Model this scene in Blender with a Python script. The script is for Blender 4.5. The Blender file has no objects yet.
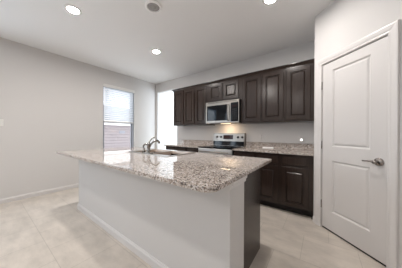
import bpy, bmesh, math, random
from mathutils import Vector, Matrix
random.seed(7)
S = bpy.context.scene
C = S.collection
PI = math.pi

# ------------------------------------------------------------------ camera, world, large lights, exposure
cam_d = bpy.data.cameras.new('camera'); cam = bpy.data.objects.new('camera', cam_d); C.objects.link(cam)
cam_d.sensor_width = 36; cam_d.lens = 163.749 * 36 / 402; cam_d.shift_y = 0.256 / 402
cam_d.clip_start = 0.02
F = Vector((-0.59392964, 0.80451227, -0.002757)); R_ = Vector((0.80449836, 0.59393572, 0.00477041)); U = R_.cross(F)
m = Matrix((R_, U, -F)).transposed().to_4x4(); m.translation = Vector((0, 0, 1.1812))
cam.matrix_world = m
S.camera = cam

w = bpy.data.worlds.new('world'); S.world = w; w.use_nodes = True
nt = w.node_tree; bg = nt.nodes['Background']
bg.inputs['Color'].default_value = (0.92, 0.95, 1.0, 1); bg.inputs['Strength'].default_value = 3.6

S.view_settings.view_transform = 'Standard'; S.view_settings.look = 'None'
S.view_settings.exposure = 0.05; S.view_settings.gamma = 1.0
S.cycles.use_denoising = True
S.cycles.max_bounces = 10; S.cycles.diffuse_bounces = 6; S.cycles.glossy_bounces = 4
S.cycles.sample_clamp_indirect = 6

def area(name, loc, direction, sx, sy, power, color=(1, 1, 1), spread=None, shape='RECTANGLE'):
    d = bpy.data.lights.new(name, 'AREA'); d.shape = shape; d.size = sx
    if shape in ('RECTANGLE', 'ELLIPSE'): d.size_y = sy
    d.energy = power; d.color = color
    if spread: d.spread = spread
    o = bpy.data.objects.new(name, d); C.objects.link(o)
    o.location = loc
    o.rotation_euler = Vector(direction).to_track_quat('-Z', 'Y').to_euler()
    return o

DAY = (0.60, 0.80, 1.0)
# daylight standing in the openings of the left wall behind the camera, the rear wall and the side room
area('daylight_window', (-4.34, -0.83, 1.55), (1, 0, 0), 0.82, 1.6, 14, DAY)
area('daylight_window', (-4.34, -2.60, 1.55), (1, 0, 0), 0.82, 1.6, 14, DAY)
area('daylight_side_room', (-1.72, 4.45, 1.35), (-1, 0, 0), 1.5, 2.1, 62, (0.74, 0.88, 1.0))

# unseen disks behind the camera: one lamp inferred from island shade, one added fill
for lx, ly, lp in ((-1.55, -0.25, 22), (-0.9, -2.4, 20)):
    area('unseen_lamp', (lx, ly, 2.75), (0, 0, -1), 0.13, 0.13, lp, (1.0, 0.945, 0.895), None, 'DISK')

# ------------------------------------------------------------------ materials
def mat(name, color, rough=0.5, metal=0.0, **kw):
    mt = bpy.data.materials.new(name); mt.use_nodes = True
    b = mt.node_tree.nodes['Principled BSDF']
    b.inputs['Base Color'].default_value = (*color, 1); b.inputs['Roughness'].default_value = rough
    b.inputs['Metallic'].default_value = metal
    for k, v in kw.items(): b.inputs[k.replace('_', ' ')].default_value = v
    return mt
def nodes(mt): return mt.node_tree.nodes, mt.node_tree.links, mt.node_tree.nodes['Principled BSDF']
def noise_bump(mt, scale=200, strength=0.15, dist=0.002, detail=3):
    n, l, b = nodes(mt)
    tc = n.new('ShaderNodeTexCoord'); nz = n.new('ShaderNodeTexNoise'); bp = n.new('ShaderNodeBump')
    nz.inputs['Scale'].default_value = scale; nz.inputs['Detail'].default_value = detail
    bp.inputs['Strength'].default_value = strength; bp.inputs['Distance'].default_value = dist
    l.new(tc.outputs['Object'], nz.inputs['Vector']); l.new(nz.outputs['Fac'], bp.inputs['Height']); l.new(bp.outputs['Normal'], b.inputs['Normal'])
def color_noise(mt, c1, c2, scale=(1, 1, 1), nscale=5, lo=0.3, hi=0.7, detail=5):
    n, l, b = nodes(mt)
    tc = n.new('ShaderNodeTexCoord'); mp = n.new('ShaderNodeMapping'); nz = n.new('ShaderNodeTexNoise'); cr = n.new('ShaderNodeValToRGB')
    mp.inputs['Scale'].default_value = scale; nz.inputs['Scale'].default_value = nscale; nz.inputs['Detail'].default_value = detail
    cr.color_ramp.elements[0].position = lo; cr.color_ramp.elements[0].color = (*c1, 1)
    cr.color_ramp.elements[1].position = hi; cr.color_ramp.elements[1].color = (*c2, 1)
    l.new(tc.outputs['Object'], mp.inputs['Vector']); l.new(mp.outputs['Vector'], nz.inputs['Vector'])
    l.new(nz.outputs['Fac'], cr.inputs['Fac']); l.new(cr.outputs['Color'], b.inputs['Base Color'])

M_wall = mat('wall_paint', (0.66, 0.645, 0.635), 0.75); noise_bump(M_wall, 160, 0.12)
M_white_wall = mat('side_room_paint', (0.80, 0.80, 0.79), 0.8); noise_bump(M_white_wall, 160, 0.1)
M_ceil = mat('ceiling_paint', (0.85, 0.85, 0.85), 0.9); noise_bump(M_ceil, 120, 0.25, 0.003)
M_trim = mat('trim_paint', (0.70, 0.68, 0.67), 0.35)
M_door = mat('door_paint', (0.67, 0.65, 0.64), 0.38)
M_cab = mat('espresso_wood', (0.04, 0.028, 0.024), 0.22); color_noise(M_cab, (0.024, 0.015, 0.012), (0.038, 0.025, 0.020), (14, 14, 1.1), 4, 0.3, 0.75)
M_cabdark = mat('cabinet_recess', (0.012, 0.009, 0.008), 0.6)
M_steel = mat('stainless_steel', (0.38, 0.345, 0.31), 0.3, 1.0)
M_bowl = mat('bowl_steel_warm_reflection', (0.60, 0.50, 0.43), 0.38, 1.0)  # bowl steel tinted lighter and warmer to stand for warm reflections
M_steel_glare = mat('steel_painted_glare', (0.78, 0.76, 0.74), 0.42, 1.0)  # lighter copy of the steel, holding the oven front's reflected brightness
M_chrome = mat('brushed_nickel', (0.33, 0.31, 0.29), 0.25, 1.0)
M_knobmetal = mat('satin_nickel', (0.33, 0.30, 0.28), 0.22, 1.0)
M_black = mat('black_glass', (0.006, 0.007, 0.009), 0.05, IOR=1.33)
M_blackp = mat('black_plastic', (0.012, 0.012, 0.013), 0.35)
M_disp = mat('display_glass', (0.02, 0.009, 0.009), 0.1, IOR=1.33)
M_white = mat('white_plastic', (0.80, 0.79, 0.77), 0.35)
M_whitecard = mat('white_paper', (0.93, 0.925, 0.92), 0.5)
M_grey = mat('grey_plastic', (0.42, 0.40, 0.385), 0.6)
M_grille = mat('detector_grille', (0.36, 0.345, 0.33), 0.6)
M_vinyl = mat('window_vinyl', (0.27, 0.29, 0.33), 0.45)
M_dark = mat('dark_gap', (0.01, 0.01, 0.01), 0.8)
M_siding = mat('lilac_siding', (0.22, 0.195, 0.20), 0.7)
M_blind = mat('blind_slat', (0.82, 0.84, 0.86), 0.5)
n, l, b = nodes(M_blind)
tr = n.new('ShaderNodeBsdfTranslucent'); tr.inputs['Color'].default_value = (0.88, 0.91, 0.94, 1); mx = n.new('ShaderNodeMixShader'); mx.inputs['Fac'].default_value = 0.5
l.new(b.outputs['BSDF'], mx.inputs[1]); l.new(tr.outputs['BSDF'], mx.inputs[2]); l.new(mx.outputs['Shader'], n['Material Output'].inputs['Surface'])
M_glass = mat('window_glass', (1, 1, 1), 0.0)
n, l, b = nodes(M_glass)
tp = n.new('ShaderNodeBsdfTransparent'); gl = n.new('ShaderNodeBsdfGlossy'); gl.inputs['Roughness'].default_value = 0.02
mx = n.new('ShaderNodeMixShader'); mx.inputs['Fac'].default_value = 0.06
l.new(tp.outputs['BSDF'], mx.inputs[1]); l.new(gl.outputs['BSDF'], mx.inputs[2]); l.new(mx.outputs['Shader'], n['Material Output'].inputs['Surface'])
def emis(name, color, strength):
    mt = mat(name, color, 0.5); n, l, b = nodes(mt)
    b.inputs['Emission Color'].default_value = (*color, 1); b.inputs['Emission Strength'].default_value = strength
    return mt
M_lamp = emis('lamp_lens', (1.0, 0.945, 0.895), 540)
M_night = emis('night_light_lens', (1.0, 0.98, 0.95), 2.5)

# granite: pale ground, brown and black grains
M_granite = mat('speckled_granite', (0.5, 0.45, 0.4), 0.02, IOR=1.65)
n, l, b = nodes(M_granite)
tc = n.new('ShaderNodeTexCoord')
def ramp(fac, els, const=True):
    cr = n.new('ShaderNodeValToRGB'); cr.color_ramp.interpolation = 'CONSTANT' if const else 'LINEAR'
    e = cr.color_ramp.elements
    while len(e) < len(els): e.new(0.5)
    for q, (p_, c_) in zip(e, els): q.position = p_; q.color = (*c_, 1)
    l.new(fac, cr.inputs['Fac']); return cr.outputs['Color']
v1 = n.new('ShaderNodeTexVoronoi'); v1.inputs['Scale'].default_value = 120; l.new(tc.outputs['Object'], v1.inputs['Vector'])
sx = n.new('ShaderNodeSeparateColor'); l.new(v1.outputs['Color'], sx.inputs['Color'])
c1 = ramp(sx.outputs[0], [(0, (0.02, 0.016, 0.015)), (0.16, (0.16, 0.105, 0.08)), (0.29, (0.36, 0.29, 0.245)), (0.50, (0.56, 0.50, 0.455)), (0.78, (0.76, 0.72, 0.69))])
v2 = n.new('ShaderNodeTexVoronoi'); v2.inputs['Scale'].default_value = 240; l.new(tc.outputs['Object'], v2.inputs['Vector'])
sy = n.new('ShaderNodeSeparateColor'); l.new(v2.outputs['Color'], sy.inputs['Color'])
c2 = ramp(sy.outputs[1], [(0, (0.07, 0.055, 0.05)), (0.2, (0.40, 0.34, 0.30)), (0.55, (0.60, 0.55, 0.51))])
mxc = n.new('ShaderNodeMix'); mxc.data_type = 'RGBA'; mxc.inputs['Factor'].default_value = 0.3
l.new(c1, mxc.inputs['A']); l.new(c2, mxc.inputs['B']); l.new(mxc.outputs['Result'], b.inputs['Base Color'])

# floor: 18 inch beige tiles
M_floor = mat('beige_tile', (0.5, 0.46, 0.42), 0.32)
n, l, b = nodes(M_floor)
tc = n.new('ShaderNodeTexCoord'); mp = n.new('ShaderNodeMapping'); mp.inputs['Location'].default_value = (3.36 + 4.57, -0.425 + 4.57, 0)
br = n.new('ShaderNodeTexBrick'); br.inputs['Scale'].default_value = 1; br.inputs['Brick Width'].default_value = 0.457; br.inputs['Row Height'].default_value = 0.457
br.offset = 0.5; br.inputs['Mortar Size'].default_value = 0.0028; br.inputs['Mortar Smooth'].default_value = 0.2
br.inputs['Color1'].default_value = (0.66, 0.60, 0.535, 1); br.inputs['Color2'].default_value = (0.63, 0.57, 0.505, 1); br.inputs['Mortar'].default_value = (0.50, 0.455, 0.40, 1)
l.new(tc.outputs['Object'], mp.inputs['Vector']); l.new(mp.outputs['Vector'], br.inputs['Vector'])
nz = n.new('ShaderNodeTexNoise'); nz.inputs['Scale'].default_value = 3.2; nz.inputs['Detail'].default_value = 8; nz.inputs['Roughness'].default_value = 0.65
mp2 = n.new('ShaderNodeMapping'); mp2.inputs['Scale'].default_value = (1, 2.2, 1); l.new(tc.outputs['Object'], mp2.inputs['Vector']); l.new(mp2.outputs['Vector'], nz.inputs['Vector'])
cr = n.new('ShaderNodeValToRGB'); cr.color_ramp.elements[0].position = 0.3; cr.color_ramp.elements[0].color = (0.80, 0.80, 0.80, 1); cr.color_ramp.elements[1].position = 0.7; cr.color_ramp.elements[1].color = (1.1, 1.1, 1.1, 1)
l.new(nz.outputs['Fac'], cr.inputs['Fac'])
mm = n.new('ShaderNodeMix'); mm.data_type = 'RGBA'; mm.blend_type = 'MULTIPLY'; mm.inputs['Factor'].default_value = 1
l.new(br.outputs['Color'], mm.inputs['A']); l.new(cr.outputs['Color'], mm.inputs['B']); l.new(mm.outputs['Result'], b.inputs['Base Color'])

# ------------------------------------------------------------------ mesh helpers
def B(): return bmesh.new()
def box(bm, x0, x1, y0, y1, z0, z1, bev=0.0, seg=1):
    t = bmesh.new(); vs = [t.verts.new((x, y, z)) for z in (z0, z1) for y in (y0, y1) for x in (x0, x1)]
    for f in ((0, 2, 3, 1), (4, 5, 7, 6), (0, 1, 5, 4), (2, 6, 7, 3), (0, 4, 6, 2), (1, 3, 7, 5)): t.faces.new([vs[i] for i in f])
    if bev: bmesh.ops.bevel(t, geom=t.edges[:], offset=bev, segments=seg, affect='EDGES', profile=0.5)
    merge(bm, t); return bm
def merge(bm, t):
    me = bpy.data.meshes.new('tmp'); t.to_mesh(me); t.free(); bm.from_mesh(me); bpy.data.meshes.remove(me)
def prism(bm, pts, axis, a, b_):
    """extrude a 2D outline along axis 'x','y' or 'z' from a to b_"""
    def P3(p, t):
        return {'x': (t, p[0], p[1]), 'y': (p[0], t, p[1]), 'z': (p[0], p[1], t)}[axis]
    t = bmesh.new()
    A = [t.verts.new(P3(p, a)) for p in pts]; Bv = [t.verts.new(P3(p, b_)) for p in pts]
    t.faces.new(A); t.faces.new(Bv[::-1])
    for i in range(len(pts)): j = (i + 1) % len(pts); t.faces.new((A[i], Bv[i], Bv[j], A[j]))
    bmesh.ops.recalc_face_normals(t, faces=t.faces[:]); merge(bm, t); return bm
def lathe(bm, prof, c=(0, 0, 0), axis='z', seg=28, loop=False):
    """prof: list of (radius, height) along axis"""
    t = bmesh.new(); rings = []
    for r, h in prof:
        ring = []
        for k in range(seg):
            a = 2 * PI * k / seg; u, v = max(r, 1e-5) * math.cos(a), max(r, 1e-5) * math.sin(a)
            p = {'z': (u, v, h), 'y': (u, h, v), 'x': (h, u, v)}[axis]
            ring.append(t.verts.new((p[0] + c[0], p[1] + c[1], p[2] + c[2])))
        rings.append(ring)
    for a, b_ in zip(rings, rings[1:] + (rings[:1] if loop else [])):
        for k in range(seg): t.faces.new((a[k], a[(k + 1) % seg], b_[(k + 1) % seg], b_[k]))
    if not loop: t.faces.new(rings[0]); t.faces.new(rings[-1][::-1])
    bmesh.ops.remove_doubles(t, verts=t.verts[:], dist=2e-5)
    bmesh.ops.recalc_face_normals(t, faces=t.faces[:])
    for f in t.faces: f.smooth = True
    merge(bm, t); return bm
def tube(bm, pts, rads, seg=14):
    t = bmesh.new(); pts = [Vector(p) for p in pts]; rings = []
    if not hasattr(rads, '__len__'): rads = [rads] * len(pts)
    up = None
    for i, p in enumerate(pts):
        d = (pts[min(i + 1, len(pts) - 1)] - pts[max(i - 1, 0)]).normalized()
        if up is None: up = d.orthogonal().normalized()
        up = (up - d * up.dot(d)).normalized(); s = d.cross(up)
        rings.append([t.verts.new(p + (up * math.cos(2 * PI * k / seg) + s * math.sin(2 * PI * k / seg)) * rads[i]) for k in range(seg)])
    for a, b_ in zip(rings, rings[1:]):
        for k in range(seg): t.faces.new((a[k], a[(k + 1) % seg], b_[(k + 1) % seg], b_[k]))
    t.faces.new(rings[0][::-1]); t.faces.new(rings[-1])
    bmesh.ops.recalc_face_normals(t, faces=t.faces[:])
    for f in t.faces: f.smooth = True
    merge(bm, t); return bm
def smooth_path(pts, k=6):
    out = []; P_ = [Vector(p) for p in pts]; P_ = [P_[0]] + P_ + [P_[-1]]
    for i in range(1, len(P_) - 2):
        for j in range(k):
            t = j / k; a, b_, c_, d = P_[i - 1], P_[i], P_[i + 1], P_[i + 2]
            out.append(0.5 * ((2 * b_) + (c_ - a) * t + (2 * a - 5 * b_ + 4 * c_ - d) * t * t + (-a + 3 * b_ - 3 * c_ + d) * t ** 3))
    return out + [P_[-2]]
def slab_front(bm, x0, x1, z0, z1, yf, t, panels, prof, edge=0.003):
    """a door leaf: flat front at y=yf, thickness t towards +y; each panel (px0,px1,pz0,pz1) is profiled by prof = [(inset, depth)...], depth > 0 goes into the leaf"""
    q = bmesh.new()
    e = edge
    xs = sorted({x0 + e, x1 - e, *[p[0] for p in panels], *[p[1] for p in panels]})
    zs = sorted({z0 + e, z1 - e, *[p[2] for p in panels], *[p[3] for p in panels]})
    V = {}
    def vv(x, y, z):
        k = (round(x, 5), round(y, 5), round(z, 5))
        if k not in V: V[k] = q.verts.new(k)
        return V[k]
    for i in range(len(xs) - 1):
        for j in range(len(zs) - 1):
            a, b_, c_, d = xs[i], xs[i + 1], zs[j], zs[j + 1]
            if any(abs(a - p[0]) < 1e-6 and abs(c_ - p[2]) < 1e-6 and abs(b_ - p[1]) < 1e-6 and abs(d - p[3]) < 1e-6 for p in panels): continue
            q.faces.new((vv(a, yf, c_), vv(b_, yf, c_), vv(b_, yf, d), vv(a, yf, d)))
    for (a, b_, c_, d) in panels:
        prev = [(a, yf, c_), (b_, yf, c_), (b_, yf, d), (a, yf, d)]
        for ins, dep in prof:
            cur = [(a + ins, yf + dep, c_ + ins), (b_ - ins, yf + dep, c_ + ins), (b_ - ins, yf + dep, d - ins), (a + ins, yf + dep, d - ins)]
            for k in range(4):
                kk = (k + 1) % 4
                q.faces.new((vv(*prev[k]), vv(*prev[kk]), vv(*cur[kk]), vv(*cur[k])))
            prev = cur
        q.faces.new([vv(*c) for c in prev])
    # outer rim (chamfer), sides and back: built as strips that follow the front grid
    fr = []
    for x in xs: fr.append((x, z0 + e))
    for z in zs[1:]: fr.append((x1 - e, z))
    for x in xs[::-1][1:]: fr.append((x, z1 - e))
    for z in zs[::-1][1:-1]: fr.append((x0 + e, z))
    def off(x, z, o): return (x0 - 0 if abs(x - (x0 + e)) < 1e-6 else x1 if abs(x - (x1 - e)) < 1e-6 else x, yf + o, z0 if abs(z - (z0 + e)) < 1e-6 else z1 if abs(z - (z1 - e)) < 1e-6 else z)
    nfr = len(fr)
    for i in range(nfr):
        p, r = fr[i], fr[(i + 1) % nfr]
        q.faces.new((vv(p[0], yf, p[1]), vv(*off(*p, e)), vv(*off(*r, e)), vv(r[0], yf, r[1])))
        q.faces.new((vv(*off(*p, e)), vv(*off(*p, t)), vv(*off(*r, t)), vv(*off(*r, e))))
    q.faces.new([vv(*off(*p, t)) for p in fr])
    bmesh.ops.recalc_face_normals(q, faces=q.faces[:])
    merge(bm, q); return bm
def frame_rect(bm, x0, x1, z0, z1, y0, y1, wd):
    box(bm, x0, x1, y0, y1, z0, z0 + wd); box(bm, x0, x1, y0, y1, z1 - wd, z1)
    box(bm, x0, x0 + wd, y0, y1, z0 + wd, z1 - wd); box(bm, x1 - wd, x1, y0, y1, z0 + wd, z1 - wd); return bm

def obj(name, bm, mt, parent=None, label=None):
    me = bpy.data.meshes.new(name); bm.to_mesh(me); bm.free(); me.materials.append(mt)
    o = bpy.data.objects.new(name, me); C.objects.link(o)
    if parent: o.parent = parent
    if label: o['label'] = label
    return o
def thing(name, label, cat, loc=(0, 0, 0), rz=0, group=None):
    o = bpy.data.objects.new(name, None); C.objects.link(o); o.location = loc; o.rotation_euler = (0, 0, rz); o.empty_display_size = 0.1
    return tag(o, label, cat, group)
def tag(o, label, cat, group=None):
    o['label'] = label; o['category'] = cat
    if group: o['group'] = group
    return o
def struct(name, bm, mt, parent=None, label=None):
    o = obj(name, bm, mt, parent, label)
    if not parent: o['kind'] = 'structure'
    return o

# ------------------------------------------------------------------ dimensions
D, XL, H = 3.355, -4.286, 2.763          # back wall plane, left wall plane, ceiling
PC = (-0.085, 2.685)                      # pantry corner
WT = 0.12
SWX0, SWX1 = -4.19, -3.33                 # side room opening
HDR = 2.476

# ------------------------------------------------------------------ the room
struct('floor', box(B(), -4.45, 1.75, -4.2, 5.8, -0.1, 0), M_floor)
struct('ceiling', box(B(), -4.45, 1.75, -4.2, 5.8, H, H + 0.1), M_ceil)
WIN = [(1.79, 2.62), (-1.25, -0.42), (-3.02, -2.19)]; WZ0, WZ1 = 0.72, 2.40
bm = B(); ycur = -4.2
for a, b_ in sorted(WIN):
    box(bm, XL - 0.16, XL, ycur, a, 0, H); box(bm, XL - 0.16, XL, a, b_, 0, WZ0); box(bm, XL - 0.16, XL, a, b_, WZ1, H); ycur = b_
box(bm, XL - 0.16, XL, ycur, D + WT, 0, H)
struct('wall_left', bm, M_wall)
bm = B(); box(bm, XL, SWX0, D, D + WT, 0, H); box(bm, SWX0, SWX1, D, D + WT, HDR, H); box(bm, SWX1, 0.6, D, D + WT, 0, H)
struct('wall_back', bm, M_wall)
bm = B()
k = 2.0 * math.sqrt(0.5)
o45 = WT * math.sqrt(0.5)
# the pantry wall runs back from its corner to the kitchen wall and out at 45 degrees; it has a hole for the door
DS0, DS1, DZ1 = 0.118, 0.780, 2.062       # opening along the diagonal
def diag_box(bm, s0, s1, d0, d1, z0, z1):
    t = bmesh.new(); r = math.sqrt(0.5)
    pts = []
    for z in (z0, z1):
        for d in (d0, d1):
            for s in (s0, s1): pts.append(t.verts.new((PC[0] + s * r + d * r, PC[1] - s * r + d * r, z)))
    for f in ((0, 2, 3, 1), (4, 5, 7, 6), (0, 1, 5, 4), (2, 6, 7, 3), (0, 4, 6, 2), (1, 3, 7, 5)): t.faces.new([pts[i] for i in f])
    bmesh.ops.recalc_face_normals(t, faces=t.faces[:]); merge(bm, t)
prism(bm, [(PC[0], PC[1]), (PC[0] + DS0 * math.sqrt(.5), PC[1] - DS0 * math.sqrt(.5)), (PC[0] + (DS0 + WT) * math.sqrt(.5), PC[1] + (WT - DS0) * math.sqrt(.5)), (PC[0] + WT, PC[1] + 0.05), (PC[0] + WT, D), (PC[0], D)], 'z', 0, H)
diag_box(bm, DS0, DS1, 0, WT, DZ1, H); diag_box(bm, DS1, 2.45, 0, WT, 0, H)
struct('wall_pantry', bm, M_wall)
struct('wall_right', box(B(), 1.63, 1.75, -4.2, 1.1, 0, H), M_wall)
struct('wall_rear', box(B(), XL, 1.63, -4.2, -4.1, 0, H), M_wall)
# side room seen through the opening
bm = B(); box(bm, XL - 0.16, XL, D + WT, 5.8, 0, H); box(bm, XL, -1.5, 5.68, 5.8, 0, H)
box(bm, -1.62, -1.5, D + WT, 3.65, 0, H); box(bm, -1.62, -1.5, 5.3, 5.68, 0, H); box(bm, -1.62, -1.5, 3.65, 5.3, 2.45, H)
struct('wall_side', bm, M_white_wall)

def base_profile(h=0.085, t=0.014): return [(0, 0), (t, 0), (t, h - 0.022), (t * 0.55, h - 0.012), (t * 0.45, h - 0.004), (0, h)]
bm = B(); prism(bm, [(XL + p[0], p[1]) for p in base_profile()], 'y', -4.1, D)
struct('baseboard_left', bm, M_trim)
bm = B(); prism(bm, [(D - p[0], p[1]) for p in base_profile()], 'x', SWX1, -3.125); prism(bm, [(D - p[0], p[1]) for p in base_profile()], 'x', XL + 0.014, SWX0)
struct('baseboard_back', bm, M_trim)
def diag_base(bm, s0, s1):
    r = math.sqrt(.5); t = bmesh.new(); rows = []
    for s in (s0, s1): rows.append([t.verts.new((PC[0] + s * r - p[0] * r, PC[1] - s * r - p[0] * r, p[1])) for p in base_profile()])
    t.faces.new(rows[0]); t.faces.new(rows[1][::-1])
    for i in range(6): j = (i + 1) % 6; t.faces.new((rows[0][i], rows[1][i], rows[1][j], rows[0][j]))
    bmesh.ops.recalc_face_normals(t, faces=t.faces[:]); merge(bm, t)
bm = B(); diag_base(bm, 0.0, 0.043); diag_base(bm, 0.857, 2.35)
struct('baseboard_right', bm, M_trim)

# ------------------------------------------------------------------ windows
def make_window(idx, y0, y1):
    wn = bpy.data.objects.new('window_%d' % idx, None); C.objects.link(wn); wn['kind'] = 'structure'; wn.location = (XL - 0.10, (y0 + y1) / 2, WZ0)
    hw = (y1 - y0) / 2; hh = WZ1 - WZ0
    def fr(bm, a, b_, z0, z1, x0, x1, wd):
        box(bm, x0, x1, a, b_, z0, z0 + wd); box(bm, x0, x1, a, b_, z1 - wd, z1); box(bm, x0, x1, a, a + wd, z0 + wd, z1 - wd); box(bm, x0, x1, b_ - wd, b_, z0 + wd, z1 - wd); return bm
    zm = 0.745
    obj('window_frame', fr(B(), -hw, hw, 0, hh, -0.05, 0.065, 0.03), M_vinyl, wn)
    sash = obj('lower_sash', fr(B(), -hw + 0.03, hw - 0.03, 0.03, zm + 0.02, -0.012, 0.016, 0.032), M_vinyl, wn)
    obj('pane', box(B(), 0.0, 0.004, -hw + 0.06, hw - 0.06, 0.06, zm - 0.01), M_glass, sash)
    sash = obj('upper_sash', fr(B(), -hw + 0.03, hw - 0.03, zm - 0.005, hh - 0.03, -0.042, -0.014, 0.03), M_vinyl, wn)
    obj('pane', box(B(), -0.03, -0.026, -hw + 0.06, hw - 0.06, zm + 0.02, hh - 0.06), M_glass, sash)
    obj('window_sill', box(B(), 0.02, 0.13, -hw, hw, 0.0, 0.02, 0.004), M_trim, wn)
for i, (a, b_) in enumerate(WIN): make_window(i + 1, a, b_)

bl = thing('window_blind', 'white horizontal slat blind lowered over the upper half of the window', 'blind', (XL - 0.02, 2.205, 2.40))
hw = 0.385
prism_pts = [(0.012, -0.075), (0.024, -0.07), (0.03, -0.04), (0.026, -0.012), (0.034, -0.004), (0.034, 0), (-0.02, 0), (-0.02, -0.01), (0.012, -0.012)]
obj('valance', prism(B(), prism_pts, 'y', -0.412, 0.412), M_white, bl)
bm = B(); nsl = 17; z = -0.085; pitch = 0.048
for i in range(nsl):
    zc = z - i * pitch - 0.02; t = bmesh.new()
    a = math.radians(40); hwid = 0.027; rows = []
    for s in (-1, -0.5, 0, 0.5, 1):
        cx = s * hwid * math.cos(a); cz = s * hwid * math.sin(a); bow = 0.0025 * (1 - s * s)
        cx, cz = cx + bow * math.sin(a), cz - bow * math.cos(a)
        rows.append([(cx, cz)])
    P2 = [r[0] for r in rows]; thick = [(p[0] - 0.0018, p[1]) for p in P2[::-1]]
    prism(bm, [(-0.003 + p[0], zc + p[1]) for p in P2 + thick], 'y', -hw, hw); t.free()
obj('slats', bm, M_blind, bl)
obj('bottom_rail', box(B(), -0.025, 0.02, -hw, hw, -0.93, -0.905, 0.004), M_white, bl)
for yy in (-0.27, 0.27): obj('ladder_cord', tube(B(), [(0.024, yy, -0.07), (0.024, yy, -0.92)], 0.0012, 6), M_white, bl)
obj('tilt_wand', tube(B(), [(0.034, -0.33, -0.06), (0.036, -0.33, -0.62)], 0.004, 8), M_white, bl)

# neighbour's house beyond the window
nb = thing('neighbour_house', 'pale lilac lap sided house wall outside, seen below the blind', 'house', (-9.4, 4.8, 0))
bm = B()
pts = [(0.0, -0.8), (0.02, -0.8)]
zz = -0.8
prof = []
while zz < 1.62: prof += [(0.035, zz), (0.003, zz + 0.15)]; zz += 0.16
prism(bm, [(-0.05, -0.8)] + prof + [(-0.05, zz)], 'y', -4.5, 4.5)
obj('siding', bm, M_siding, nb)
obj('fascia', box(B(), -0.05, 0.10, -4.6, 4.6, 1.64, 1.80, 0.01), M_trim, nb)
bm = B(); prism(bm, [(0.25, 1.78), (0.25, 1.83), (-3.0, 3.2), (-3.0, 3.1)], 'y', -4.7, 4.7)
obj('roof', bm, M_grey, nb)
vt = B(); frame_rect(vt, -0.16, 0.16, -0.07, 0.07, -0.02, 0.02, 0.02)
for i in range(3): box(vt, -0.14, 0.14, -0.012, 0.012, -0.035 + i * 0.03, -0.02 + i * 0.03)
v = obj('wall_vent', vt, M_vinyl, nb); v.rotation_euler = (0, 0, PI / 2); v.location = (0.03, 0.15, 1.26)

# ------------------------------------------------------------------ pantry door
dr = bpy.data.objects.new('door_1', None); C.objects.link(dr); dr['kind'] = 'structure'; dr.location = (PC[0], PC[1], 0); dr.rotation_euler = (0, 0, -PI / 4)
bm = B()
pz = [(0.245, 0.868), (1.035, 1.955)]
pan = [(DS0 + 0.135, DS1 - 0.135, a, b_) for a, b_ in pz]
slab_front(bm, DS0 + 0.004, DS1 - 0.004, 0.020, DZ1 - 0.006, 0.006, 0.035, pan, [(0.006, 0.004), (0.014, 0.011), (0.020, 0.012), (0.034, 0.004), (0.040, 0.003)])
obj('door_leaf', bm, M_door, dr)
bm = B(); box(bm, DS0 + 0.004, DS1 - 0.004, 0.014, 0.035, 0.002, 0.0195)
obj('door_gap_shade', bm, M_dark, dr)  # dark strip standing for the shade in the gap below the leaf
hd = obj('door_handle', lathe(B(), [(0, -0.014), (0.030, -0.014), (0.036, -0.006), (0.037, 0.0), (0.037, 0.006)], (DS1 - 0.064, 0.0, 0.930), 'y', 28), M_knobmetal, dr, 'dark satin nickel round rose with a lever')
bm = B(); hx = DS1 - 0.064
lathe(bm, [(0.013, -0.012), (0.012, -0.035), (0.017, -0.040), (0.017, -0.058), (0.0, -0.060)], (hx, 0, 0.930), 'y', 20)
tube(bm, smooth_path([(hx, -0.050, 0.931), (hx - 0.03, -0.052, 0.934), (hx - 0.06, -0.050, 0.931), (hx - 0.09, -0.047, 0.928), (hx - 0.102, -0.043, 0.930)]), [0.010] * 6 + [0.009] * 6 + [0.0075] * 6 + [0.0065] * 6 + [0.006], 12)
obj('lever', bm, M_knobmetal, hd)
for hz in (0.30, 1.05, 1.80):
    bm = B(); lathe(bm, [(0.0, hz - 0.052), (0.004, hz - 0.05), (0.0055, hz - 0.045), (0.0055, hz + 0.045), (0.004, hz + 0.05), (0, hz + 0.052)], (DS0 + 0.0015, -0.002, 0), 'z', 12)
    obj('hinge', bm, M_chrome, dr)
# casing
tm = bpy.data.objects.new('trim_1', None); C.objects.link(tm); tm['kind'] = 'structure'; tm.location = dr.location; tm.rotation_euler = dr.rotation_euler
def casing_profile(cw=0.074): return [(0, 0), (0, -0.009), (0.006, -0.012), (0.018, -0.011), (0.026, -0.015), (0.040, -0.018), (0.060, -0.020), (cw - 0.004, -0.019), (cw, -0.014), (cw, 0)]
def casing(bm, s0, s1, zt):
    pr = casing_profile(); t = bmesh.new(); secs = []
    for kind in range(4):
        ring = []
        for o_, y in pr:
            if kind == 0: p = (s0 - o_, y, 0)
            elif kind == 1: p = (s0 - o_, y, zt + o_)
            elif kind == 2: p = (s1 + o_, y, zt + o_)
            else: p = (s1 + o_, y, 0)
            ring.append(t.verts.new(p))
        secs.append(ring)
    for a, b_ in zip(secs, secs[1:]):
        for i in range(len(pr)): j = (i + 1) % len(pr); t.faces.new((a[i], a[j], b_[j], b_[i]))
    t.faces.new(secs[0]); t.faces.new(secs[-1][::-1]); bmesh.ops.recalc_face_normals(t, faces=t.faces[:]); merge(bm, t); return bm
obj('door_casing', casing(B(), DS0 - 0.002, DS1 + 0.002, DZ1 + 0.004), M_trim, tm)
bm = B(); box(bm, DS0 - 0.004, DS0 + 0.002, 0.0, 0.118, 0, DZ1 + 0.004); box(bm, DS1 - 0.002, DS1 + 0.004, 0.0, 0.118, 0, DZ1 + 0.004); box(bm, DS0, DS1, 0.0, 0.118, DZ1 - 0.002, DZ1 + 0.004)
obj('door_jamb', bm, M_trim, tm)

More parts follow.
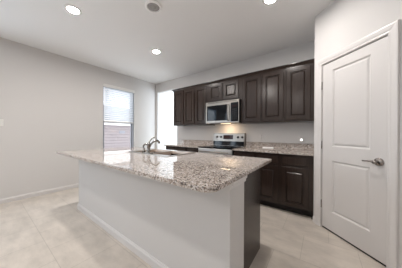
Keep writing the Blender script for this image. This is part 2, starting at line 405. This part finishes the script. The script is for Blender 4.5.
# ------------------------------------------------------------------ cabinets
CAB_PROF = [(0.001, 0.006), (0.004, 0.016), (0.014, 0.016), (0.030, 0.003), (0.034, 0.002)]
def cab_door(x0, x1, z0, z1, parent, stile=0.058):
    bm = B(); slab_front(bm, x0, x1, z0, z1, -0.020, 0.0195, [(x0 + stile, x1 - stile, z0 + stile, z1 - stile)], CAB_PROF, 0.004)
    return obj('door', bm, M_cab, parent)
def cab_drawer(x0, x1, z0, z1, parent):
    bm = B(); slab_front(bm, x0, x1, z0, z1, -0.020, 0.0195, [(x0 + 0.014, x1 - 0.014, z0 + 0.014, z1 - 0.014)], [(0.004, -0.003), (0.007, -0.0035)], 0.004)
    return obj('drawer', bm, M_cab, parent)
def wall_cabinet(label, x0, x1, z0, z1, doors, dz, group):
    t = thing('wall_cabinet', label, 'wall cabinet', (x0, 3.025, z0), 0, group)
    W = x1 - x0; hh = z1 - z0; bm = B()
    box(bm, 0, W, 0, D - 3.025, 0.0, hh, 0.0015)
    obj('body', bm, M_cab, t)
    for a, b_ in doors: cab_door(a - x0, b_ - x0, dz[0] - z0, dz[1] - z0, t, min(0.058, (b_ - a) * 0.19))
    return t
GU = 'dark wall cabinets along the kitchen wall'
UB, UT = 1.385, 2.285
wall_cabinet('dark wood wall cabinet with two narrow doors, leftmost beside the bright opening', -3.130, -2.414, UB, UT, [(-3.105, -2.777), (-2.751, -2.432)], (1.415, 2.25), GU)
wall_cabinet('dark wood single-door wall cabinet just left of the microwave', -2.413, -2.058, UB, UT, [(-2.397, -2.086)], (1.415, 2.25), GU)
wall_cabinet('short dark wood wall cabinet with two doors above the microwave', -2.057, -1.272, 1.862, UT, [(-2.012, -1.680), (-1.652, -1.312)], (1.892, 2.25), GU)
wall_cabinet('dark wood wall cabinet with two tall doors just right of the microwave', -1.271, -0.499, UB, UT, [(-1.232, -0.885), (-0.866, -0.518)], (1.415, 2.25), GU)
wall_cabinet('dark wood single-door wall cabinet, rightmost against the pantry wall', -0.498, -0.087, UB, UT, [(-0.478, -0.145)], (1.415, 2.25), GU)
# crown moulding over them, with its return at the left end
bm = B(); cp = [(0, 0), (-0.006, 0.0), (-0.010, 0.008), (-0.022, 0.022), (-0.034, 0.030), (-0.036, 0.040), (-0.036, 0.046), (0, 0.046)]
t = bmesh.new(); r0 = []; yb = 3.024
secs = []
for kind in range(3):
    ring = []
    for o_, zz in cp:
        if kind == 0: p = (-0.088, yb + o_, zz)
        elif kind == 1: p = (-3.131 + o_, yb + o_, zz)
        else: p = (-3.131 + o_, D - 0.001, zz)
        ring.append(t.verts.new(p))
    secs.append(ring)
for a, b_ in zip(secs, secs[1:]):
    for i in range(len(cp)): j = (i + 1) % len(cp); t.faces.new((a[i], a[j], b_[j], b_[i]))
t.faces.new(secs[0]); t.faces.new(secs[-1][::-1]); bmesh.ops.recalc_face_normals(t, faces=t.faces[:]); merge(bm, t)
o = obj('crown_molding', bm, M_cab); o.location = (0, 0, 2.276); tag(o, 'dark wood crown molding along the top of the wall cabinets', 'molding')

def base_cabinet(label, x0, x1, fronts, group, rear=D - 0.002, front=2.745, end=None):
    t = thing('base_cabinet', label, 'base cabinet', (x0, front, 0), 0, group)
    W = x1 - x0; dd = rear - front
    bm = B(); box(bm, 0, W, 0, dd, 0.105, 0.882, 0.0015)
    if end: box(bm, W - 0.02, W, 0.0, dd, 0.0, 0.105)
    obj('body', bm, M_cab, t)
    obj('toe_kick', box(B(), 0, W - (0.02 if end else 0), 0.075, dd, 0.0, 0.105), M_cabdark, t)
    for a, b_ in fronts:
        cab_drawer(a - x0, b_ - x0, 0.722, 0.853, t); cab_door(a - x0, b_ - x0, 0.112, 0.697, t)
    return t
GB = 'dark base cabinets along the kitchen wall'
base_cabinet('dark wood base cabinet with two drawers and doors at the counter end by the opening', -3.105, -2.418, [(-3.090, -2.780), (-2.752, -2.434)], GB)
base_cabinet('dark wood base cabinet with one drawer just left of the stove', -2.417, -2.062, [(-2.400, -2.080)], GB)
base_cabinet('dark wood base cabinet with two drawers just right of the stove', -1.290, -0.515, [(-1.270, -0.911), (-0.872, -0.535)], GB)
base_cabinet('dark wood base cabinet with one drawer, rightmost beside the pantry door', -0.514, -0.091, [(-0.497, -0.145)], GB, end=True)

def counter(name, label, x0, x1):
    t = thing(name, label, 'countertop', (x0, 2.70, 0.884))
    obj('slab', box(B(), 0, x1 - x0, 0, D - 2.70 - 0.001, 0, 0.031, 0.004, 2), M_granite, t)
    obj('backsplash', box(B(), 0.0, x1 - x0, D - 2.70 - 0.022, D - 2.70 - 0.001, 0.031, 0.136, 0.003), M_granite, t)
    return t
counter('countertop', 'speckled granite wall counter left of the stove, ending at the bright opening', -3.13, -2.060)
counter('countertop', 'speckled granite wall counter right of the stove, ending at the pantry wall', -1.292, -0.087)

# ------------------------------------------------------------------ microwave
mw = thing('microwave', 'stainless over-the-range microwave with black window, hung under the short wall cabinet', 'microwave', (-2.050, 2.95, 1.405))
W, HH = 0.772, 0.452
obj('body', box(B(), 0.002, W - 0.002, 0.028, D - 2.95, 0.0, HH, 0.003), M_blackp, mw)
bm = B(); slab_front(bm, 0, 0.585, 0.012, HH - 0.045, 0.0, 0.027, [(0.028, 0.528, 0.050, 0.375)], [(0.003, 0.002)], 0.004)
dm = obj('door', bm, M_steel, mw)
obj('door_window', box(B(), 0.031, 0.525, -0.0005, 0.004, 0.053, 0.372), M_black, dm)
bm = B(); tube(bm, smooth_path([(0.548, 0.0, 0.045), (0.548, -0.032, 0.065), (0.546, -0.045, 0.19), (0.548, -0.032, 0.335), (0.548, 0.0, 0.358)]), 0.010, 12)
obj('handle', bm, M_chrome, dm)
bm = B(); frame_rect(bm, 0.587, W, 0.012, HH - 0.045, 0.0, 0.027, 0.012)
obj('side_frame', bm, M_steel, mw)
pn = obj('control_panel', box(B(), 0.599, W - 0.012, 0.001, 0.027, 0.024, HH - 0.057), M_black, mw)
obj('display', box(B(), 0.625, W - 0.038, -0.001, 0.001, 0.31, 0.345), M_disp, pn)
bm = B()
for r in range(6):
    for c in range(3): box(bm, 0.627 + c * 0.036, 0.653 + c * 0.036, -0.0005, 0.001, 0.06 + r * 0.038, 0.083 + r * 0.038, 0.002)
obj('keypad', bm, M_blackp, pn)
bm = B(); box(bm, 0, W, 0.0, 0.027, HH - 0.043, HH, 0.003)
vt = obj('vent_strip', bm, M_steel, mw)
bm = B()
for i in range(3): box(bm, 0.05, W - 0.05, -0.001, 0.002, HH - 0.033 + i * 0.010, HH - 0.029 + i * 0.010)
obj('vent_slots', bm, M_dark, vt)
obj('lower_lip', box(B(), 0, W, 0.0, 0.027, 0.0, 0.010, 0.002), M_steel, mw)
obj('task_light', box(B(), 0.28, 0.50, 0.16, 0.22, -0.003, 0.0), emis('task_lens', (1.0, 0.78, 0.5), 3), mw)
area('microwave_task_lamp', (-1.66, 3.14, 1.398), (0, 0.25, -1), 0.2, 0.05, 2.0, (1.0, 0.74, 0.48))

# ------------------------------------------------------------------ range
rg = thing('electric_range', 'stainless and black freestanding electric range under the microwave', 'stove', (-2.053, 2.70, 0))
W = 0.757; bd = D - 2.70 - 0.004
obj('body', box(B(), 0.0, W, 0.02, bd, 0.07, 0.905, 0.003), M_blackp, rg)
for sx_ in (0.04, W - 0.04):
    for sy_ in (0.06, bd - 0.06): obj('foot', lathe(B(), [(0.018, 0), (0.018, 0.02), (0.01, 0.02), (0.01, 0.072)], (sx_, sy_, 0), 'z', 12), M_blackp, rg)
ct = obj('cooktop', box(B(), 0, W, -0.012, bd - 0.085, 0.902, 0.921, 0.004, 2), M_black, rg)
for cx, cy, rr in ((0.2, 0.15, 0.10), (0.56, 0.15, 0.085), (0.2, 0.40, 0.075), (0.56, 0.40, 0.10)):
    obj('burner_ring', lathe(B(), [(rr - 0.0015, 0.9211), (rr, 0.9213), (rr + 0.0015, 0.9211)], (cx, cy, 0), 'z', 32), M_vinyl, ct)
bm = B(); prism(bm, [(bd - 0.085, 0.905), (bd - 0.062, 1.192), (bd - 0.05, 1.198), (bd, 1.198), (bd, 0.905)], 'x', 0, W)
bg_ = obj('backguard', bm, M_steel, rg)
def bgy(z): return bd - 0.085 + 0.023 * (z - 0.905) / 0.287
bm = B(); prism(bm, [(bgy(0.925) - 0.004, 0.925), (bgy(1.02) - 0.004, 1.02), (bgy(1.02) + 0.01, 1.02), (bgy(0.925) + 0.01, 0.925)], 'x', 0.004, W - 0.004)
obj('lower_glass', bm, M_black, bg_)
bm = B(); prism(bm, [(bgy(1.065) - 0.003, 1.065), (bgy(1.155) - 0.003, 1.155), (bgy(1.155) + 0.01, 1.155), (bgy(1.065) + 0.01, 1.065)], 'x', 0.262, 0.50)
obj('display', bm, M_disp, bg_)
for kx in (0.098, 0.198, 0.612, 0.706):
    bm = B(); y_ = bgy(1.11)
    lathe(bm, [(0.0, -0.026), (0.017, -0.026), (0.020, -0.022), (0.022, -0.004), (0.025, 0.0), (0.025, 0.006)], (kx, y_, 1.11), 'y', 20)
    box(bm, kx - 0.003, kx + 0.003, y_ - 0.030, y_ - 0.02, 1.095, 1.126)
    obj('knob', bm, M_blackp, bg_)
bm = B(); slab_front(bm, 0.004, W - 0.004, 0.27, 0.893, -0.018, 0.037, [(0.09, W - 0.09, 0.36, 0.72)], [(0.003, 0.003)], 0.004)
od = obj('oven_door', bm, M_steel_glare, rg)
obj('oven_window', box(B(), 0.094, W - 0.094, -0.0165, -0.012, 0.364, 0.716), M_black, od)
bm = B(); tube(bm, [(0.05, -0.062, 0.835), (W - 0.05, -0.062, 0.835)], 0.012, 14)
for hx_ in (0.075, W - 0.075): tube(bm, [(hx_, -0.016, 0.835), (hx_, -0.06, 0.835)], 0.009, 10)
obj('handle', bm, M_steel, od)
bm = B(); slab_front(bm, 0.004, W - 0.004, 0.085, 0.262, -0.016, 0.035, [(0.05, W - 0.05, 0.11, 0.235)], [(0.004, 0.003)], 0.004)
obj('drawer', bm, M_steel, rg)

# ------------------------------------------------------------------ island
IX0, IX1, IY0, IY1 = -3.12, -0.430, 0.665, 1.875
il = thing('kitchen_island', 'long island with pale painted knee wall facing the room and dark cabinet side', 'kitchen island', (-1.76, 0.923, 0))
ox, oy = -1.76, 0.923
def L(x): return x - ox
def LY(y): return y - oy
obj('knee_wall', box(B(), L(-3.05), L(-0.455), 0, LY(1.150), 0, 0.884), M_wall, il)
bm = B(); bt = 0.013
prism(bm, [(-p[0], p[1]) for p in base_profile()], 'x', L(-3.05) - 0.013, L(-0.455) + 0.013)
prism(bm, [(L(-3.05) - p[0], p[1]) for p in base_profile()], 'y', 0, LY(1.150)); prism(bm, [(L(-0.455) + p[0], p[1]) for p in base_profile()], 'y', 0, LY(1.150))
obj('baseboard', bm, M_trim, il)
bm = B()
prism(bm, [(L(-0.455), 0.884), (L(-0.455) + 0.022, 0.884), (L(-0.455) + 0.022, 0.868), (L(-0.455) + 0.012, 0.856), (L(-0.455) + 0.012, 0.840), (L(-0.455), 0.832)], 'y', 0.0, LY(1.150) + 0.004)
obj('end_cap_molding', bm, M_trim, il)
bm = B(); box(bm, L(-3.045), L(-2.30), LY(1.151), LY(1.728), 0.105, 0.883); box(bm, L(-1.39), L(-0.531), LY(1.151), LY(1.728), 0.105, 0.883)
box(bm, L(-2.30), L(-1.39), LY(1.715), LY(1.728), 0.105, 0.883); box(bm, L(-2.30), L(-1.39), LY(1.151), LY(1.715), 0.105, 0.125)
obj('cabinet_body', bm, M_cab, il)
obj('end_panel', box(B(), L(-0.530), L(-0.510), LY(1.151), LY(1.730), 0.0, 0.883), M_cab, il)
obj('toe_kick', box(B(), L(-3.045), L(-0.531), LY(1.151), LY(1.655), 0.0, 0.105), M_cabdark, il)
xs = [-3.02, -2.62, -2.22, -1.82, -1.42]
def flip_front(x0, x1, z0, z1, name, prof, st):
    bm = B(); slab_front(bm, -x1, -x0, z0, z1, -0.02, 0.0195, [(-x1 + st, -x0 - st, z0 + st, z1 - st)], prof, 0.004)
    bmesh.ops.rotate(bm, verts=bm.verts[:], cent=(0, 0, 0), matrix=Matrix.Rotation(PI, 3, 'Z'))
    bmesh.ops.translate(bm, verts=bm.verts[:], vec=(0, LY(1.728), 0))
    return obj(name, bm, M_cab, il)
for a in xs[:-1]:
    flip_front(L(a), L(a + 0.385), 0.112, 0.697, 'door', CAB_PROF, 0.058); flip_front(L(a), L(a + 0.385), 0.722, 0.853, 'drawer', [(0.004, -0.003), (0.007, -0.0035)], 0.014)
flip_front(L(-0.94), L(-0.55), 0.112, 0.697, 'door', CAB_PROF, 0.058); flip_front(L(-0.94), L(-0.55), 0.722, 0.853, 'drawer', [(0.004, -0.003), (0.007, -0.0035)], 0.014)

# granite top with rounded corners and a cut-out for the sink
SX0, SX1, SY0, SY1 = -2.275, -1.415, 1.255, 1.795
def rounded(x0, x1, y0, y1, r, seg=8):
    out = []
    rs = r if isinstance(r, (list, tuple)) else [r] * 4
    for (cx, cy, a0), rr in zip(((x1, y0, -PI / 2), (x1, y1, 0), (x0, y1, PI / 2), (x0, y0, PI)), rs):
        sx = -1 if cx == x1 else 1; sy_ = -1 if cy == y1 else 1
        for k in range(seg + 1):
            a = a0 + PI / 2 * k / seg; out.append((cx + sx * rr + rr * math.cos(a), cy + sy_ * rr + rr * math.sin(a)))
    return out
def plate_with_hole(outer, inner, z0, z1, bev=0.004):
    cu = bpy.data.curves.new('tmp', 'CURVE'); cu.dimensions = '2D'; cu.fill_mode = 'BOTH'
    for pts in (outer, inner):
        if not pts: continue
        sp = cu.splines.new('POLY'); sp.points.add(len(pts) - 1); sp.use_cyclic_u = True
        for q, p in zip(sp.points, pts): q.co = (p[0], p[1], 0, 1)
    cu.extrude = (z1 - z0) / 2 - bev; cu.bevel_depth = bev; cu.bevel_resolution = 2; cu.offset = -bev
    o = bpy.data.objects.new('tmp', cu); C.objects.link(o)
    dg = bpy.context.evaluated_depsgraph_get(); me = bpy.data.meshes.new_from_object(o.evaluated_get(dg))
    bm = bmesh.new(); bm.from_mesh(me); bmesh.ops.translate(bm, verts=bm.verts[:], vec=(0, 0, (z0 + z1) / 2))
    bmesh.ops.remove_doubles(bm, verts=bm.verts[:], dist=1e-5); bmesh.ops.recalc_face_normals(bm, faces=bm.faces[:])
    bpy.data.objects.remove(o); bpy.data.curves.remove(cu); bpy.data.meshes.remove(me); return bm
bm = plate_with_hole(rounded(IX0, IX1, IY0, IY1, [0.075, 0.02, 0.02, 0.012]), rounded(SX0 + 0.02, SX1 - 0.02, SY0 + 0.02, SY1 - 0.02, 0.04)[::-1], 0.8845, 0.915)
tag(obj('island_countertop', bm, M_granite), 'large speckled granite slab on the island with rounded corners and sink', 'countertop')

# ------------------------------------------------------------------ sink, faucet
sk = thing('kitchen_sink', 'stainless double bowl drop-in sink set in the island top', 'sink', ((SX0 + SX1) / 2, (SY0 + SY1) / 2, 0.915))
w2, d2 = (SX1 - SX0) / 2, (SY1 - SY0) / 2
bm = B()
t = plate_with_hole(rounded(-w2, w2, -d2, d2, 0.045), None, 0.0002, 0.004, 0.0015); t.free()
bowls = [(-w2 + 0.035, -0.012, -d2 + 0.10, d2 - 0.03), (0.012, w2 - 0.035, -d2 + 0.10, d2 - 0.03)]
# deck as strips around the two bowls
for (x0, x1, y0, y1) in ((-w2, w2, -d2, -d2 + 0.10), (-w2, w2, d2 - 0.03, d2), (-w2, -w2 + 0.035, -d2 + 0.10, d2 - 0.03), (w2 - 0.035, w2, -d2 + 0.10, d2 - 0.03), (-0.012, 0.012, -d2 + 0.10, d2 - 0.03)):
    box(bm, x0, x1, y0, y1, 0.0003, 0.005)
obj('rim', bm, M_steel, sk)
for bx0, bx1, by0, by1 in bowls:
    t = bmesh.new(); rings = []
    for (ins, z, r) in ((0, 0.003, 0.03), (0.004, -0.02, 0.04), (0.010, -0.155, 0.045), (0.030, -0.178, 0.045), (0.10, -0.183, 0.03)):
        rings.append([t.verts.new((p[0], p[1], z)) for p in rounded(bx0 + ins, bx1 - ins, by0 + ins, by1 - ins, r, 5)])
    for a, b_ in zip(rings, rings[1:]):
        for i in range(len(a)): j = (i + 1) % len(a); t.faces.new((a[i], a[j], b_[j], b_[i]))
    t.faces.new(rings[-1])
    for f in t.faces: f.smooth = True
    bm = B(); merge(bm, t); bo = obj('bowl', bm, M_bowl, sk)
    obj('drain', lathe(B(), [(0.0, -0.183), (0.02, -0.1835), (0.024, -0.180), (0.04, -0.1795), (0.042, -0.183)], ((bx0 + bx1) / 2, (by0 + by1) / 2, 0), 'z', 20), M_chrome, bo)

fx, fy, fz = -1.835, 1.325, 0.9203
fc = thing('kitchen_faucet', 'brushed nickel single-lever kitchen faucet with arched spout at the sink', 'faucet', (fx, fy, fz))
obj('base_plate', plate_with_hole(rounded(-0.125, 0.075, -0.028, 0.028, 0.027), None, 0, 0.012, 0.003), M_chrome, fc)
obj('faucet_body', lathe(B(), [(0.027, 0.010), (0.025, 0.03), (0.021, 0.045), (0.021, 0.10), (0.024, 0.105), (0.024, 0.125), (0.016, 0.14), (0, 0.143)], (0, 0, 0), 'z', 20), M_chrome, fc)
bm = B(); pth = smooth_path([(0, 0.01, 0.075), (0, 0.04, 0.120), (0.0, 0.085, 0.155), (0.0, 0.13, 0.165), (0.0, 0.165, 0.150), (0.0, 0.178, 0.125)]); tube(bm, pth, [0.013] * (len(pth) - 7) + [0.013, 0.013, 0.014, 0.015, 0.015, 0.015, 0.0155], 14)
obj('spout', bm, M_chrome, fc)
bm = B(); pth = smooth_path([(0, 0, 0.135), (0.0, 0.02, 0.165), (0.0, 0.055, 0.195), (0.0, 0.10, 0.215)]); tube(bm, pth, [0.010] * 6 + [0.0085] * 6 + [0.0075] * 6 + [0.006], 12)
obj('lever', bm, M_chrome, fc)
sp = thing('side_sprayer', 'brushed nickel side sprayer with hooked head left of the faucet', 'sprayer', (fx - 0.105, fy, fz + 0.0122))
obj('stem', lathe(B(), [(0.02, 0), (0.02, 0.01), (0.013, 0.02), (0.012, 0.055), (0.0, 0.06)], (0, 0, 0), 'z', 18), M_chrome, sp)
bm = B(); pth = smooth_path([(0, 0, 0.045), (-0.012, 0.0, 0.075), (0.0, 0.012, 0.100), (0.03, 0.025, 0.105), (0.052, 0.032, 0.088)]); tube(bm, pth, 0.0115, 12)
obj('spray_head', bm, M_chrome, sp)

# ------------------------------------------------------------------ small things
def outlet(label, x, z, night=False):
    t = thing('wall_outlet', label, 'outlet', (x, D, z), 0, 'outlets above the backsplash')
    obj('cover_plate', box(B(), -0.035, 0.035, -0.006, -0.0005, -0.057, 0.057, 0.002), M_trim, t)
    for s in (-1, 1):
        r = obj('receptacle', lathe(B(), [(0.0, -0.0085), (0.016, -0.0085), (0.0165, -0.006), (0.0165, -0.004)], (0, 0, s * 0.02), 'y', 20), M_trim, t)
        bm = B(); box(bm, -0.007, -0.005, -0.0088, -0.008, s * 0.02 - 0.004, s * 0.02 + 0.005); box(bm, 0.005, 0.007, -0.0088, -0.008, s * 0.02 - 0.004, s * 0.02 + 0.005)
        obj('slots', bm, M_grey, r)
    return t
outlet('pale duplex outlet above the backsplash, right of the stove', -0.972, 1.125)
outlet('pale duplex outlet at the right end of the backsplash, behind the small light', -0.30, 1.105)
nl = thing('night_light', 'small round glowing white plug-in light above the right end of the backsplash', 'night light', (-0.285, D - 0.009, 1.085))
obj('housing', lathe(B(), [(0.0, 0.0), (0.021, 0.0), (0.023, -0.006), (0.023, -0.022), (0.020, -0.026)], (0, 0, 0), 'y', 24), M_white, nl)
obj('lens', lathe(B(), [(0.019, -0.0255), (0.017, -0.032), (0.010, -0.036), (0, -0.037)], (0, 0, 0), 'y', 24), M_night, nl)

pc = thing('paper_packet', 'flat white paper packet lying on the counter by the backsplash, right of the stove', 'paper packet', (-0.83, 3.292, 0.916), 0)
bm = B(); prism(bm, [(-0.03, 0.0), (0.035, 0.0), (0.035, 0.014), (0.0, 0.020), (-0.03, 0.012)], 'x', -0.095, 0.095)
obj('packet', bm, M_whitecard, pc)

sw = thing('light_switch', 'white wall switch plate on the far left of the long wall', 'light switch', (XL, 0.205, 1.352))
obj('cover_plate', box(B(), 0.0005, 0.007, -0.036, 0.036, -0.058, 0.058, 0.002), M_white, sw)
obj('rocker', box(B(), 0.006, 0.011, -0.016, 0.016, -0.033, 0.033, 0.002), M_white, sw)

sd = thing('smoke_detector', 'round ceiling smoke detector with white ring and grey centre', 'smoke detector', (-1.690, 1.283, H))
obj('ring', lathe(B(), [(0.074, -0.001), (0.100, -0.001), (0.104, -0.010), (0.098, -0.020), (0.084, -0.024), (0.074, -0.018), (0.074, -0.006)], (0, 0, 0), 'z', 40, True), M_whitecard, sd)
obj('grille', lathe(B(), [(0.0, -0.016), (0.03, -0.0165), (0.032, -0.013), (0.036, -0.013), (0.038, -0.0165), (0.068, -0.015), (0.0735, -0.008), (0.0735, -0.001), (0, -0.001)], (0, 0, 0), 'z', 40), M_grille, sd)

# recessed ceiling lights
def downlight():
    t = thing('recessed_light', 'x', 'ceiling light', (0, 0, 0), 0, 'recessed ceiling lights')
    obj('trim_ring', lathe(B(), [(0.058, -0.001), (0.092, -0.001), (0.094, -0.004), (0.090, -0.008), (0.066, -0.010), (0.058, -0.006)], (0, 0, 0), 'z', 40, True), M_white, t)
    obj('lens', lathe(B(), [(0.0, -0.0055), (0.045, -0.0055), (0.064, -0.004), (0.064, -0.001), (0, -0.001)], (0, 0, 0), 'z', 40), M_lamp, t)
    return t
def dup(root):
    r = root.copy(); C.objects.link(r)
    for ch in list(root.children):
        c = ch.copy(); C.objects.link(c); c.parent = r
    return r
proto = downlight()
LIGHTS = [((-2.575, 0.715), 'round recessed ceiling light nearest the long left wall, above the island'),
          ((-2.575, 2.025), 'round recessed ceiling light in front of the left wall cabinets'),
          ((-0.49, 2.02), 'round recessed ceiling light at the top edge of the photo')]
for i, ((x, y), lab) in enumerate(LIGHTS):
    o = proto if i == 0 else dup(proto)
    o.location = (x, y, H); o['label'] = lab
